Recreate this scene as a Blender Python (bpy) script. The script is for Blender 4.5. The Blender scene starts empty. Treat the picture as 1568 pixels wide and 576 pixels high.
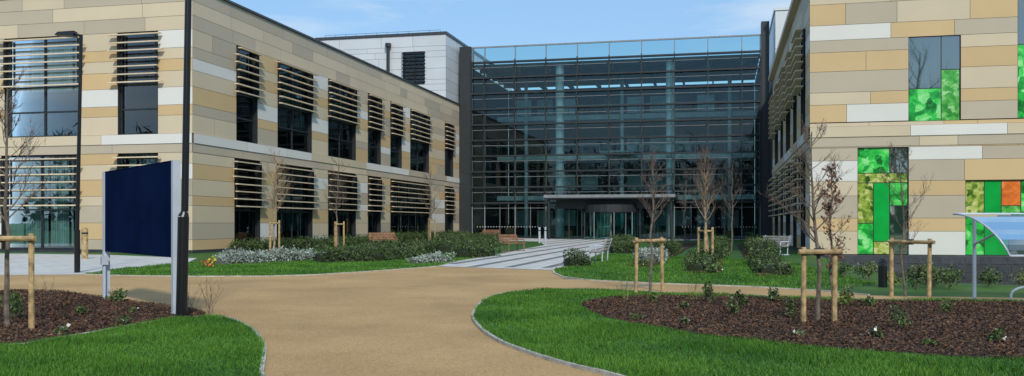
import bpy, math, random
import numpy as np
from mathutils import Vector, geometry
random.seed(7); rng=np.random.default_rng(7)
TH=math.radians(13.1); CT=math.cos(TH); ST=math.sin(TH)
def B(p,q): return (p*CT+q*ST, -p*ST+q*CT)      # building grid -> world
def ss(t):
    t=min(1,max(0,t)); return t*t*(3-2*t)
def H(u,v):
    p=u*CT-v*ST
    return -1.35*ss((v-21.5)/12.5)*ss((p-4)/4)*(1-ss((v-60)/40))
COL=bpy.context.scene.collection
# ---------------------------------------------------------------- materials
def nt(name):
    m=bpy.data.materials.new(name); m.use_nodes=True
    n=m.node_tree.nodes; l=m.node_tree.links; b=n['Principled BSDF']
    return m,n,l,b
def mat(name,c,rough=.7,var=.12,scale=3.0,bump=0,bscale=60,metal=0,spec=.4,island=0,c2=None,detail=6):
    m,n,l,b=nt(name)
    tc=n.new('ShaderNodeTexCoord')
    no=n.new('ShaderNodeTexNoise'); no.inputs['Scale'].default_value=scale; no.inputs['Detail'].default_value=detail
    l.new(tc.outputs['Object'],no.inputs['Vector'])
    r=n.new('ShaderNodeValToRGB')
    c2=c2 or tuple(x*(1-var*2) for x in c)
    hi=tuple(min(1,x*(1+var)) for x in c)
    r.color_ramp.elements[0].position=.3; r.color_ramp.elements[1].position=.7
    r.color_ramp.elements[0].color=(*c2,1); r.color_ramp.elements[1].color=(*hi,1)
    l.new(no.outputs['Fac'],r.inputs['Fac'])
    out=r.outputs['Color']
    if island:
        g=n.new('ShaderNodeNewGeometry'); mr=n.new('ShaderNodeMapRange')
        mr.inputs['To Min'].default_value=1-island; mr.inputs['To Max'].default_value=1+island
        l.new(g.outputs['Random Per Island'],mr.inputs['Value'])
        vm=n.new('ShaderNodeVectorMath'); vm.operation='SCALE'
        l.new(out,vm.inputs[0]); l.new(mr.outputs[0],vm.inputs['Scale']); out=vm.outputs[0]
    l.new(out,b.inputs['Base Color'])
    b.inputs['Roughness'].default_value=rough; b.inputs['Metallic'].default_value=metal
    b.inputs['Specular IOR Level'].default_value=spec
    if bump:
        n2=n.new('ShaderNodeTexNoise'); n2.inputs['Scale'].default_value=bscale; n2.inputs['Detail'].default_value=4
        l.new(tc.outputs['Object'],n2.inputs['Vector'])
        bp=n.new('ShaderNodeBump'); bp.inputs['Strength'].default_value=bump; bp.inputs['Distance'].default_value=.02
        l.new(n2.outputs['Fac'],bp.inputs['Height']); l.new(bp.outputs[0],b.inputs['Normal'])
    return m
def glassmat(name,tint,base=.06,mul=1.5,gc=(.85,.95,1)):
    m,n,l,b=nt(name); n.remove(b)
    o=n['Material Output']; t=n.new('ShaderNodeBsdfTransparent'); t.inputs[0].default_value=(*tint,1)
    g=n.new('ShaderNodeBsdfGlossy'); g.inputs['Roughness'].default_value=.01; g.inputs[0].default_value=(*gc,1)
    f=n.new('ShaderNodeFresnel'); f.inputs[0].default_value=1.5
    ma=n.new('ShaderNodeMath'); ma.operation='MULTIPLY_ADD'; ma.inputs[1].default_value=mul; ma.inputs[2].default_value=base; ma.use_clamp=True
    tc=n.new('ShaderNodeTexCoord'); no=n.new('ShaderNodeTexNoise'); no.inputs['Scale'].default_value=.9
    l.new(tc.outputs['Object'],no.inputs['Vector'])
    bp=n.new('ShaderNodeBump'); bp.inputs['Strength'].default_value=.05; bp.inputs['Distance'].default_value=.02
    l.new(no.outputs['Fac'],bp.inputs['Height']); l.new(bp.outputs[0],g.inputs['Normal'])
    l.new(f.outputs[0],ma.inputs[0]); mx=n.new('ShaderNodeMixShader')
    l.new(ma.outputs[0],mx.inputs[0]); l.new(t.outputs[0],mx.inputs[1]); l.new(g.outputs[0],mx.inputs[2]); l.new(mx.outputs[0],o.inputs[0])
    return m
def artmat(name,cols,scale,rough=.12,kind='VOR'):
    m,n,l,b=nt(name); tc=n.new('ShaderNodeTexCoord')
    no=n.new('ShaderNodeTexNoise'); no.inputs['Scale'].default_value=scale; no.inputs['Detail'].default_value=8; no.inputs['Roughness'].default_value=.62; no.inputs['Distortion'].default_value=1.2
    l.new(tc.outputs['Object'],no.inputs['Vector']); src=no.outputs['Fac']
    if kind=='VOR':
        v=n.new('ShaderNodeTexVoronoi'); v.inputs['Scale'].default_value=scale*3.0
        mxv=n.new('ShaderNodeMixRGB'); mxv.inputs[0].default_value=.25; l.new(tc.outputs['Object'],mxv.inputs[1]); l.new(no.outputs['Color'],mxv.inputs[2])
        l.new(mxv.outputs[0],v.inputs['Vector'])
        a=n.new('ShaderNodeMath'); a.operation='MULTIPLY_ADD'; a.inputs[1].default_value=.35
        l.new(v.outputs['Color'],a.inputs[0]); 
        s=n.new('ShaderNodeMath'); s.operation='MULTIPLY'; s.inputs[1].default_value=.65
        l.new(no.outputs['Fac'],s.inputs[0]); l.new(s.outputs[0],a.inputs[2]); src=a.outputs[0]
    r=n.new('ShaderNodeValToRGB'); e=r.color_ramp.elements
    k=len(cols)
    for i,c in enumerate(cols):
        pos=.34+.32*i/max(1,k-1)
        if i<2: e[i].position=pos; e[i].color=(*c,1)
        else:
            x=e.new(pos); x.color=(*c,1)
    l.new(src,r.inputs['Fac']); l.new(r.outputs[0],b.inputs['Base Color']); b.inputs['Roughness'].default_value=rough
    b.inputs['Specular IOR Level'].default_value=.6
    return m
M={}
M['cream']=mat('cladding_cream',(.565,.475,.335),.6,.02,.6,island=.05)
M['tan']=mat('cladding_tan',(.55,.395,.205),.6,.025,.6,island=.06)
M['beige']=mat('cladding_beige',(.44,.38,.285),.6,.02,.6,island=.05)
M['greyb']=mat('cladding_grey_beige',(.36,.32,.25),.6,.02,.6,island=.05)
M['white']=mat('cladding_offwhite',(.66,.65,.61),.55,.015,.6,island=.04)
M['back']=mat('wall_backing',(.17,.15,.12),.8)
M['frame']=mat('window_frame_dark',(.022,.027,.030),.4,.1)
M['slat']=mat('louvre_timber',(.64,.52,.36),.6,.08,4,island=.12)
M['coping']=mat('coping_metal',(.05,.052,.055),.4)
M['plinth']=mat('plinth_block',(.045,.05,.06),.5,.15,4,island=.25)
M['grout']=mat('grout',(.20,.20,.20),.8)
M['metalclad']=mat('metal_cladding',(.56,.59,.61),.4,.03,.5,island=.04,metal=.1)
M['roof']=mat('roofing',(.2,.2,.2),.8)
M['glass']=glassmat('window_glass',(.42,.55,.55),.02,1.05)
M['aglass']=glassmat('atrium_glass',(.66,.90,.88),.012,1.05,(.75,.95,1))
M['pglass']=glassmat('parapet_glass',(.50,.74,.76),.10,1.3)
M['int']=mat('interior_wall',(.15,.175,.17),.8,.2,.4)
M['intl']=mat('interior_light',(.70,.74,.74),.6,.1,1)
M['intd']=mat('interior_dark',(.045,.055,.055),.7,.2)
M['blind']=mat('window_blind',(.45,.58,.56),.7,.1,island=.2)
M['colw']=mat('column_paint',(.88,.90,.90),.4,.02)
M['steel']=mat('dark_steel',(.026,.031,.034),.45,.1)
M['mull']=mat('mullion_grey',(.22,.24,.25),.4,.1)
M['black']=mat('black_paint',(.008,.009,.011),.35,.1,spec=.4)
M['navy']=mat('navy_sign',(.006,.014,.050),.7,.12,1.2,spec=.0)
M['silver']=mat('silver_post',(.46,.51,.58),.5,.05,metal=.1)
M['wood']=mat('stake_wood',(.44,.31,.15),.75,.28,9,bump=.3)
M['wood2']=mat('bench_wood',(.30,.16,.09),.6,.2,8)
M['benchgrey']=mat('bench_grey_wood',(.42,.39,.34),.7,.2,8)
M['rubber']=mat('rubber_tie',(.02,.02,.02),.6)
M['bark']=mat('bark',(.16,.13,.10),.85,.25,12,bump=.4)
M['bark2']=mat('bark_pale',(.34,.26,.17),.85,.25,12)
M['twig']=mat('twig',(.14,.10,.08),.8,.2,12)
M['leafb']=mat('dead_leaf',(.24,.105,.05),.7,.2,8,island=.4)
M['hedge']=mat('hedge_leaf',(.060,.100,.026),.55,.3,3,island=.65)
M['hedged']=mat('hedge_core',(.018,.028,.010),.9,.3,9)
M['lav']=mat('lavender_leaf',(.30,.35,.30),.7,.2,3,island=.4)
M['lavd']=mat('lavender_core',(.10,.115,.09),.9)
M['shrub']=mat('shrub_leaf',(.085,.14,.035),.5,.3,6,island=.5)
M['yshrub']=mat('yellow_shrub_leaf',(.17,.22,.045),.5,.3,6,island=.4)
M['petal']=mat('white_petal',(.70,.68,.62),.6,.05)
M['orange']=mat('orange_petal',(.75,.18,.04),.6,.1)
M['yellow']=mat('yellow_petal',(.75,.62,.06),.6,.1)
M['kerb']=mat('concrete_edging',(.46,.44,.38),.8,.2,5,bump=.2)
M['soil']=mat('mulch_soil',(.048,.028,.016),.95,.4,6,bump=.8,bscale=30)
M['chip']=mat('bark_chip',(.112,.058,.032),.85,.3,5,island=.85)
M['poly']=glassmat('polycarbonate',(.50,.55,.57),.10,1.0)
M['darkleaf']=mat('distant_foliage',(.035,.04,.025),.9,.4,.2,island=.5)
M['artleaf']=artmat('art_leaf',[(.005,.12,.015),(.015,.36,.05),(.05,.60,.08),(.32,.75,.30)],1.3)
M['artsolid']=mat('art_solid_green',(.005,.36,.055),.15,.12,1.2)
M['artolive']=artmat('art_olive',[(.03,.08,.01),(.14,.25,.03),(.36,.44,.08),(.6,.58,.25)],2.2)
m_,n_,l_,b_=nt('clear_art_glass'); b_.inputs['Base Color'].default_value=(.02,.05,.035,1); b_.inputs['Roughness'].default_value=.02; b_.inputs['IOR'].default_value=3.0; M['artdark']=m_
M['artorange']=artmat('art_orange',[(.45,.10,.02),(.75,.18,.03),(.85,.30,.10)],1.2,kind='N')
M['artpale']=artmat('art_pale',[(.02,.22,.02),(.08,.42,.06),(.35,.65,.28)],1.8)
def grassmat(name,c1,c2,fine=True):
    m,n,l,b=nt(name); tc=n.new('ShaderNodeTexCoord')
    a=n.new('ShaderNodeTexNoise'); a.inputs['Scale'].default_value=.6; a.inputs['Detail'].default_value=6
    f=n.new('ShaderNodeTexNoise'); f.inputs['Scale'].default_value=45; f.inputs['Detail'].default_value=4
    l.new(tc.outputs['Object'],a.inputs['Vector']); l.new(tc.outputs['Object'],f.inputs['Vector'])
    ad=n.new('ShaderNodeMath'); ad.operation='MULTIPLY_ADD'; ad.inputs[1].default_value=.7
    hf=n.new('ShaderNodeMath'); hf.operation='MULTIPLY'; hf.inputs[1].default_value=.3
    l.new(f.outputs['Fac'],hf.inputs[0]); l.new(a.outputs['Fac'],ad.inputs[0]); l.new(hf.outputs[0],ad.inputs[2])
    r=n.new('ShaderNodeValToRGB'); r.color_ramp.elements[0].position=.38; r.color_ramp.elements[1].position=.62
    r.color_ramp.elements[0].color=(*c1,1); r.color_ramp.elements[1].color=(*c2,1)
    l.new(ad.outputs[0],r.inputs['Fac']); out=r.outputs[0]
    g=n.new('ShaderNodeNewGeometry'); mr=n.new('ShaderNodeMapRange'); k=.5 if fine else 0
    mr.inputs['To Min'].default_value=1-k; mr.inputs['To Max'].default_value=1+k
    l.new(g.outputs['Random Per Island'],mr.inputs['Value'])
    vm=n.new('ShaderNodeVectorMath'); vm.operation='SCALE'; l.new(out,vm.inputs[0]); l.new(mr.outputs[0],vm.inputs['Scale'])
    l.new(vm.outputs[0],b.inputs['Base Color']); b.inputs['Roughness'].default_value=.6; b.inputs['Specular IOR Level'].default_value=.25
    if not fine:
        bp=n.new('ShaderNodeBump'); bp.inputs['Strength'].default_value=.6; bp.inputs['Distance'].default_value=.03
        l.new(f.outputs['Fac'],bp.inputs['Height']); l.new(bp.outputs[0],b.inputs['Normal'])
    return m
M['grass']=grassmat('grass_ground',(.022,.075,.008),(.052,.135,.014),False)
M['blade']=grassmat('grass_blade',(.034,.115,.010),(.092,.220,.022),True)
def pathmat():
    m,n,l,b=nt('tan_resin_surface'); tc=n.new('ShaderNodeTexCoord')
    a=n.new('ShaderNodeTexNoise'); a.inputs['Scale'].default_value=.35; a.inputs['Detail'].default_value=8; a.inputs['Roughness'].default_value=.65
    f=n.new('ShaderNodeTexNoise'); f.inputs['Scale'].default_value=60; f.inputs['Detail'].default_value=3
    l.new(tc.outputs['Object'],a.inputs['Vector']); l.new(tc.outputs['Object'],f.inputs['Vector'])
    r=n.new('ShaderNodeValToRGB'); r.color_ramp.elements[0].position=.3; r.color_ramp.elements[1].position=.7
    r.color_ramp.elements[0].color=(.36,.215,.082,1); r.color_ramp.elements[1].color=(.52,.33,.138,1)
    r2=n.new('ShaderNodeValToRGB'); r2.color_ramp.elements[0].position=.3; r2.color_ramp.elements[1].position=.7
    r2.color_ramp.elements[0].color=(.6,.6,.6,1); r2.color_ramp.elements[1].color=(1.3,1.3,1.3,1)
    l.new(a.outputs['Fac'],r.inputs[0]); l.new(f.outputs['Fac'],r2.inputs[0])
    mm=n.new('ShaderNodeVectorMath'); mm.operation='MULTIPLY'; l.new(r.outputs[0],mm.inputs[0]); l.new(r2.outputs[0],mm.inputs[1])
    l.new(mm.outputs[0],b.inputs['Base Color']); b.inputs['Roughness'].default_value=.85
    bp=n.new('ShaderNodeBump'); bp.inputs['Strength'].default_value=.35; bp.inputs['Distance'].default_value=.01
    l.new(f.outputs['Fac'],bp.inputs['Height']); l.new(bp.outputs[0],b.inputs['Normal'])
    return m
M['path']=pathmat()
def pavmat():
    m,n,l,b=nt('concrete_paving'); tc=n.new('ShaderNodeTexCoord'); mp=n.new('ShaderNodeMapping')
    mp.inputs['Rotation'].default_value=(0,0,TH+math.pi/2)
    l.new(tc.outputs['Object'],mp.inputs['Vector'])
    br=n.new('ShaderNodeTexBrick'); br.inputs['Scale'].default_value=1; br.inputs['Brick Width'].default_value=.9; br.inputs['Row Height'].default_value=.45
    br.inputs['Mortar Size'].default_value=.012; br.inputs['Color1'].default_value=(.56,.55,.52,1); br.inputs['Color2'].default_value=(.48,.47,.44,1); br.inputs['Mortar'].default_value=(.2,.19,.18,1)
    l.new(mp.outputs[0],br.inputs['Vector']); l.new(br.outputs['Color'],b.inputs['Base Color']); b.inputs['Roughness'].default_value=.8
    return m
M['pav']=pavmat()
M['band']=mat('dark_paving_band',(.17,.165,.155),.8,.15,4)
# ---------------------------------------------------------------- mesh helpers
class MB:
    def __init__(s): s.v=[]; s.f=[]; s.m=[]; s.mats=[]
    def mi(s,k):
        if k not in s.mats: s.mats.append(k)
        return s.mats.index(k)
    def poly(s,pts,k):
        b=len(s.v); s.v+= [tuple(p) for p in pts]; s.f.append(tuple(range(b,b+len(pts)))); s.m.append(s.mi(k))
    def hexa(s,P,k):
        b=len(s.v); s.v+=[tuple(p) for p in P]; i=s.mi(k)
        for f in ((0,3,2,1),(4,5,6,7),(0,1,5,4),(1,2,6,5),(2,3,7,6),(3,0,4,7)):
            s.f.append(tuple(b+x for x in f)); s.m.append(i)
    def box(s,c,sz,k,rz=0,tilt=0):
        P=[]; cr,sr=math.cos(rz),math.sin(rz); ct,st=math.cos(tilt),math.sin(tilt)
        for dz in (-.5,.5):
            for dx,dy in ((-.5,-.5),(.5,-.5),(.5,.5),(-.5,.5)):
                x,y,z=dx*sz[0],dy*sz[1],dz*sz[2]
                y,z=y*ct-z*st, y*st+z*ct
                P.append((c[0]+x*cr-y*sr, c[1]+x*sr+y*cr, c[2]+z))
        s.hexa(P,k)
    def tube(s,p0,p1,r0,r1,k,n=8,cap=True):
        p0=Vector(p0);p1=Vector(p1); d=(p1-p0)
        if d.length<1e-6: return
        d.normalize(); a=d.orthogonal().normalized(); c=d.cross(a); b=len(s.v); i=s.mi(k)
        for P,r in ((p0,r0),(p1,r1)):
            for j in range(n):
                t=2*math.pi*j/n; s.v.append(tuple(P+a*math.cos(t)*r+c*math.sin(t)*r))
        for j in range(n):
            s.f.append((b+j,b+(j+1)%n,b+n+(j+1)%n,b+n+j)); s.m.append(i)
        if cap:
            s.f.append(tuple(b+j for j in range(n))[::-1]); s.m.append(i)
            s.f.append(tuple(b+n+j for j in range(n))); s.m.append(i)
    def make(s,name,parent=None,smooth=False,loc=None):
        me=bpy.data.meshes.new(name); me.from_pydata(s.v,[],s.f)
        for k in s.mats: me.materials.append(M[k])
        me.polygons.foreach_set('material_index',s.m)
        if smooth: me.polygons.foreach_set('use_smooth',[True]*len(s.f))
        me.update(); o=bpy.data.objects.new(name,me); COL.objects.link(o)
        if parent: o.parent=parent
        if loc: o.location=loc
        return o
def empty(name,loc=(0,0,0)):
    o=bpy.data.objects.new(name,None); COL.objects.link(o); return o
def cloud(name,V,mk,parent=None):
    N,k,_=V.shape
    me=bpy.data.meshes.new(name); me.vertices.add(N*k); me.vertices.foreach_set('co',V.reshape(-1).astype(np.float32))
    me.loops.add(N*k); me.loops.foreach_set('vertex_index',np.arange(N*k,dtype=np.int32))
    me.polygons.add(N); me.polygons.foreach_set('loop_start',np.arange(0,N*k,k,dtype=np.int32)); me.polygons.foreach_set('loop_total',np.full(N,k,dtype=np.int32))
    me.update(calc_edges=True); me.materials.append(M[mk])
    o=bpy.data.objects.new(name,me); COL.objects.link(o)
    if parent: o.parent=parent
    return o
def quads(P,size,aspect=.5,flat=1.0,up=0):
    N=len(P); a=rng.normal(size=(N,3)); a[:,2]*=flat; a[:,2]+=up; a/=np.linalg.norm(a,axis=1)[:,None]
    b=rng.normal(size=(N,3)); b[:,2]*=flat; b-=a*np.sum(a*b,1)[:,None]; b/=np.linalg.norm(b,axis=1)[:,None]
    s=(size*(.6+.8*rng.random(N)))[:,None]
    a=a*s*.5; b=b*s*.5*aspect
    return np.stack([P-a,P+b-a*.1,P+a,P-b-a*.1],1)
def inpoly(P,poly):
    x,y=P[:,0],P[:,1]; r=np.zeros(len(P),bool); n=len(poly); j=n-1
    for i in range(n):
        xi,yi=poly[i]; xj,yj=poly[j]
        c=((yi>y)!=(yj>y))&(x<(xj-xi)*(y-yi)/((yj-yi)+1e-12)+xi); r^=c; j=i
    return r
def smooth_closed(pts,n=5):
    out=[]; N=len(pts)
    for i in range(N):
        p0,p1,p2,p3=[Vector((*pts[(i+k-1)%N],0)) for k in range(4)]
        for j in range(n):
            t=j/n
            q=.5*((2*p1)+(p2-p0)*t+(2*p0-5*p1+4*p2-p3)*t*t+(3*p1-p0-3*p2+p3)*t**3)
            out.append((q.x,q.y))
    return out
def sheet(name,poly,z,mk,skirt=0,parent=None):
    mb=MB(); pts=[Vector((x,y,z)) for x,y in poly]
    for t in geometry.tessellate_polygon([pts]):
        mb.poly([pts[i] for i in t],mk)
    for i,f in enumerate(mb.f):
        a,b,c=[Vector(mb.v[k]) for k in f]
        if (b-a).cross(c-a).z<0: mb.f[i]=f[::-1]
    if skirt:
        for i in range(len(poly)):
            a=poly[i]; b=poly[(i+1)%len(poly)]
            mb.poly([(*a,z),(*b,z),(*b,z-skirt),(*a,z-skirt)],mk)
    return mb.make(name,parent)
def edging(name,poly,w,z0,z1):
    mb=MB(); n=len(poly)
    for i in range(n):
        a=Vector((*poly[i],0)); b=Vector((*poly[(i+1)%n],0)); d=b-a
        if d.length<1e-4: continue
        d.normalize(); nn=Vector((-d.y,d.x,0))*w/2
        c=[a-nn,b-nn,b+nn,a+nn]
        mb.hexa([(p.x,p.y,z0) for p in c]+[(p.x,p.y,z1) for p in c],'kerb')
    return mb.make(name)
# ---------------------------------------------------------------- ground
def axis(lo,hi,st): return [-2500,-900,-350,-150]+list(np.arange(lo,hi,st))+[150,350,900,2500]
us=axis(-60,66,2.0); vs=axis(-40,110,2.0)
mb=MB(); mb.v=[(u,v,H(u,v)) for v in vs for u in us]; w=len(us)
for j in range(len(vs)-1):
    for i in range(w-1):
        mb.f.append((j*w+i,j*w+i+1,(j+1)*w+i+1,(j+1)*w+i)); mb.m.append(0)
mb.mats=['grass']; mb.make('grass_ground',smooth=True)
TAN=[(-25,3),(20,3),(20,17.5),(13,17.9),(10.2,18.3),(7.38,18.9),(6.72,20.2),(5.6,21.4),(3.48,22.6),(1.98,23.9),(1.41,25.3),(1.25,27.3),(1.32,29),(-.52,30.2),(-2.53,31.6),(-3.13,30.4),(-4.5,28),(-5.7,26.25),(-7.0,25.6),(-8.8,25.5),(-10.7,25.8),(-12.5,26.6),(-14.7,26.25),(-19.8,25.6),(-25,25.5)]
sheet('tan_path',TAN,.008,'path')
LP=[(-30,25.5),(-19.8,25.6),(-14.7,26.25),(-12.5,26.6),(-12.7,30.4),(-12.1,33.9),(-13.4,38.9),(-19.5,43.4),(-35,48),(-60,50)]
sheet('concrete_pavement',LP,.012,'pav')
PV=[(-2.53,31.6),(-.52,30.2),(1.32,29),(1.95,31.8),(3.42,39.6),(7.3,61.8),(11.6,76.5),B(3.8,87.9),B(-25.8,87.9),B(-24.5,80),(-2.0,80.5),(2.3,74),(2.2,61.8),(-.73,42.9),(-2.14,35.6)]
sheet('paved_plaza',PV,.016,'pav')
mb=MB(); pvp=PV
for k in range(10):
    p=-13.6+k*1.3
    for q in np.arange(30,88,.5):
        c=np.array([B(p-.16,q),B(p+.16,q),B(p-.16,q+.5),B(p+.16,q+.5)])
        if inpoly(c,pvp).all():
            mb.poly([(*B(p-.16,q),.021),(*B(p+.16,q),.021),(*B(p+.16,q+.5),.021),(*B(p-.16,q+.5),.021)],'band')
if mb.f: mb.make('paving_bands')
L1=[(-2.8,10.34),(-2.46,8.97),(-2.01,7.05),(-5.2,7.05),(-10.5,8.0),(-10.5,10.88),(-8.04,10.88),(-6.16,10.99),(-5.87,11.35),(-5.67,12.14),(-5.47,13.12),(-5.21,13.91),(-4.8,14.48),(-4.29,14.0),(-3.63,12.73),(-3.1,11.35)]
M1=[(-10.5,10.88),(-8.04,10.88),(-6.16,10.99),(-5.87,11.35),(-5.67,12.14),(-5.47,13.12),(-5.21,13.91),(-4.85,14.44),(-5.34,15.44),(-6.6,16.67),(-8.47,18.42),(-9.73,19.63),(-11.2,20.0),(-14.77,20.0),(-14.7,12)]
L2=[(-.6,14.19),(-.63,15.44),(-.56,17.07),(-.35,18.58),(.08,19.63),(.96,20.39),(2.11,20.19),(3.25,19.27),(4.86,18.58),(6.76,17.65),(9.72,17.36),(12.29,16.94),(14,12),(8,6),(5.11,6.0),(1.74,7.05),(1.31,8.14),(.94,8.97),(.59,9.55),(.19,10.45),(-.16,11.48),(-.42,12.73)]
M2=[(1.24,16.41),(1.5,17.36),(2.16,18.18),(3.24,18.42),(4.71,18.03),(6.59,17.21),(9.48,16.94),(12.0,16.54),(10,11),(6.83,9.42),(5.5,9.81),(4.49,10.19),(3.58,10.77),(2.78,11.6),(2.06,12.73),(1.48,14.19),(1.26,15.44)]
L1s=smooth_closed(L1); L2s=smooth_closed(L2); M2s=smooth_closed(M2); M1s=smooth_closed(M1)
sheet('foreground_lawn',L1s,.035,'grass',.035); sheet('foreground_lawn',L2s,.035,'grass',.035)
sheet('mulch_bed',M1s,.041,'soil',.04); sheet('mulch_bed',M2s,.041,'soil')
edging('path_edging',L1s,.045,0,.048); edging('path_edging',L2s,.045,0,.048)
FAR=[(-12.5,26.6),(-10.7,25.8),(-8.8,25.5),(-7.0,25.6),(-5.7,26.25),(-4.5,28),(-3.13,30.4),(-2.53,31.6),(-2.14,35.6),(-.73,42.9),(2.2,61.8)]
mb=MB()
def strip(pts,mb):
    for a,b in zip(pts,pts[1:]):
        a=Vector((*a,0)); b=Vector((*b,0)); d=(b-a).normalized(); nn=Vector((-d.y,d.x,0))*.03; c=[a-nn,b-nn,b+nn,a+nn]
        mb.hexa([(p.x,p.y,0) for p in c]+[(p.x,p.y,.035) for p in c],'kerb')
strip(FAR,mb); strip([(7.3,61.8),(3.42,39.6),(1.95,31.8),(1.32,29),(1.25,27.3),(1.41,25.3),(1.98,23.9),(3.48,22.6),(5.6,21.4),(6.72,20.2),(7.38,18.9)],mb)
mb.make('path_edging')
def blades(name,poly,holes,dens,h,wd,bb):
    A=(bb[1]-bb[0])*(bb[3]-bb[2]); N=int(A*dens)
    P=np.stack([rng.uniform(bb[0],bb[1],N),rng.uniform(bb[2],bb[3],N)],1)
    k=inpoly(P,poly)
    for hh in holes: k&=~inpoly(P,hh)
    P=P[k]; N=len(P); z=.03*np.ones(N)
    b=np.column_stack([P,z]); t=rng.uniform(0,2*np.pi,N); ww=(wd*(.7+.6*rng.random(N)))[:,None]
    d=np.column_stack([np.cos(t),np.sin(t),np.zeros(N)])*ww
    patch=1+.25*np.sin(P[:,0]*2.3+1.7*np.sin(P[:,1]*1.9))+.15*np.sin(P[:,0]*5.1+P[:,1]*4.3)
    le=rng.normal(size=(N,2))*h*.5; hh=h*(.5+.8*rng.random(N))*patch
    tip=b+np.column_stack([le,hh])
    cloud(name,np.stack([b-d,b+d,tip],1),'blade')
blades('lawn_grass',L1s,[M1s],3800,.05,.005,(-8,-1.9,7.6,14.6))
blades('lawn_grass',L2s,[M2s],3000,.05,.005,(-.8,9.0,7.6,13.5))
blades('lawn_grass',L2s,[M2s],1800,.05,.007,(-.8,10.0,13.5,20.5))
L3=[(-12.5,26.6),(-10.7,25.8),(-8.8,25.5),(-7.0,25.6),(-5.7,26.25),(-4.5,28),(-3.13,30.4),(-2.53,31.6),(-2.14,35.6),(-.8,42.9),(-8,45),(-12.1,33.9),(-12.7,30.4)]
L4=[(1.95,31.8),(1.32,29),(1.3,27.3),(1.45,25.3),(1.98,23.9),(3.48,22.6),(5.6,21.4),(6.72,20.2),(8.8,22),(10.8,36),(4.4,44)]
blades('lawn_grass',L3,[],350,.05,.012,(-12.8,0,25,45))
blades('lawn_grass',L4,[],350,.05,.012,(1,11,20,44))
def chips(poly,dens,bb,sz=.042):
    A=(bb[1]-bb[0])*(bb[3]-bb[2]); N=int(A*dens)
    P=np.stack([rng.uniform(bb[0],bb[1],N),rng.uniform(bb[2],bb[3],N)],1); P=P[inpoly(P,poly)]
    N=len(P); P3=np.column_stack([P,.045+.03*rng.random(N)])
    return cloud('bark_mulch',quads(P3,sz,.45,.35),'chip')
chips(M1s,1100,(-11,-4.7,10.8,20)); chips(M2s,1100,(1.1,11,9.4,18.5))
BA=[(5.12,26.9),(6.02,26.25),(13.5,58.3),(12.4,58.3)]; BB=[(6.71,25),(7.88,25.6),(16.9,63.6),(15.6,63.6)]; BC=[(3.89,31.8),(4.63,30),(14.3,70),(13.3,70)]
for b in (BA,BB,BC): sheet('mulch_bed',b,.02,'soil'); chips(b,220,(min(x for x,_ in b),max(x for x,_ in b),min(y for _,y in b),45),.06)
# ---------------------------------------------------------------- wall system
class WF:
    def __init__(s,O,e,n): s.O=Vector((*O,0)); s.e=Vector((*e,0)).normalized(); s.n=Vector((*n,0)).normalized()
    def __call__(s,a,d,z): p=s.O+s.e*a+s.n*d; return (p.x,p.y,z)
def wbox(mb,F,a0,a1,d0,d1,z0,z1,k):
    mb.hexa([F(a0,d0,z0),F(a1,d0,z0),F(a1,d1,z0),F(a0,d1,z0),F(a0,d0,z1),F(a1,d0,z1),F(a1,d1,z1),F(a0,d1,z1)],k)
PK=['cream','tan','beige','greyb','white']
def cladding(mb,F,a0,a1,rows,ops,weights,pw=(2.6,4.2),g=.008,pk=PK,backk='back',dd=0.0):
    prev={}
    for (z0,z1) in rows:
        zm=(z0+z1)/2; cuts=sorted([(o[0],o[1]) for o in ops if o[2]<zm<o[3]])
        iv=[];s=a0
        for c in cuts:
            if c[0]>s+.01: iv.append((s,min(c[0],a1)))
            s=max(s,c[1])
        if s<a1-.01: iv.append((s,a1))
        for (x0,x1) in iv:
            mb.poly([F(x0,-.03,z0),F(x1,-.03,z0),F(x1,-.03,z1),F(x0,-.03,z1)],backk)
            L=x1-x0
            n=1 if L<3.3 else max(1,round(L/random.uniform(*pw)))
            xs=[x0+L*i/n for i in range(n+1)]
            for i in range(1,n): xs[i]+=random.uniform(-.3,.3)*L/n
            for i in range(n):
                for _ in range(3):
                    k=random.choices(pk,weights)[0]
                    if len(pk)==1 or k!=prev.get(round(xs[i])): break
                prev[round(xs[i])]=k
                mb.poly([F(xs[i]+g,dd,z0+g),F(xs[i+1]-g,dd,z0+g),F(xs[i+1]-g,dd,z1-g),F(xs[i]+g,dd,z1-g)],k)
def rowset(z0,z1,n,extra=(),uneven=False):
    if uneven:
        pat=[1.25,.75,1.1,.7,1.2,.8,1.2]; ws=[pat[(i*3+int(z0*7))%7] for i in range(n)]; t=sum(ws); zs=[z0]
        for w_ in ws: zs.append(zs[-1]+(z1-z0)*w_/t)
    else: zs=[z0+(z1-z0)*i/n for i in range(n+1)]
    for e in extra:
        j=min(range(len(zs)),key=lambda i:abs(zs[i]-e))
        if 0<j<len(zs)-1 and abs(zs[j]-e)<.3: zs[j]=e
        elif z0<e<z1: zs.append(e)
    zs=sorted(zs); return [(a,b) for a,b in zip(zs,zs[1:]) if b-a>.05]
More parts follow.
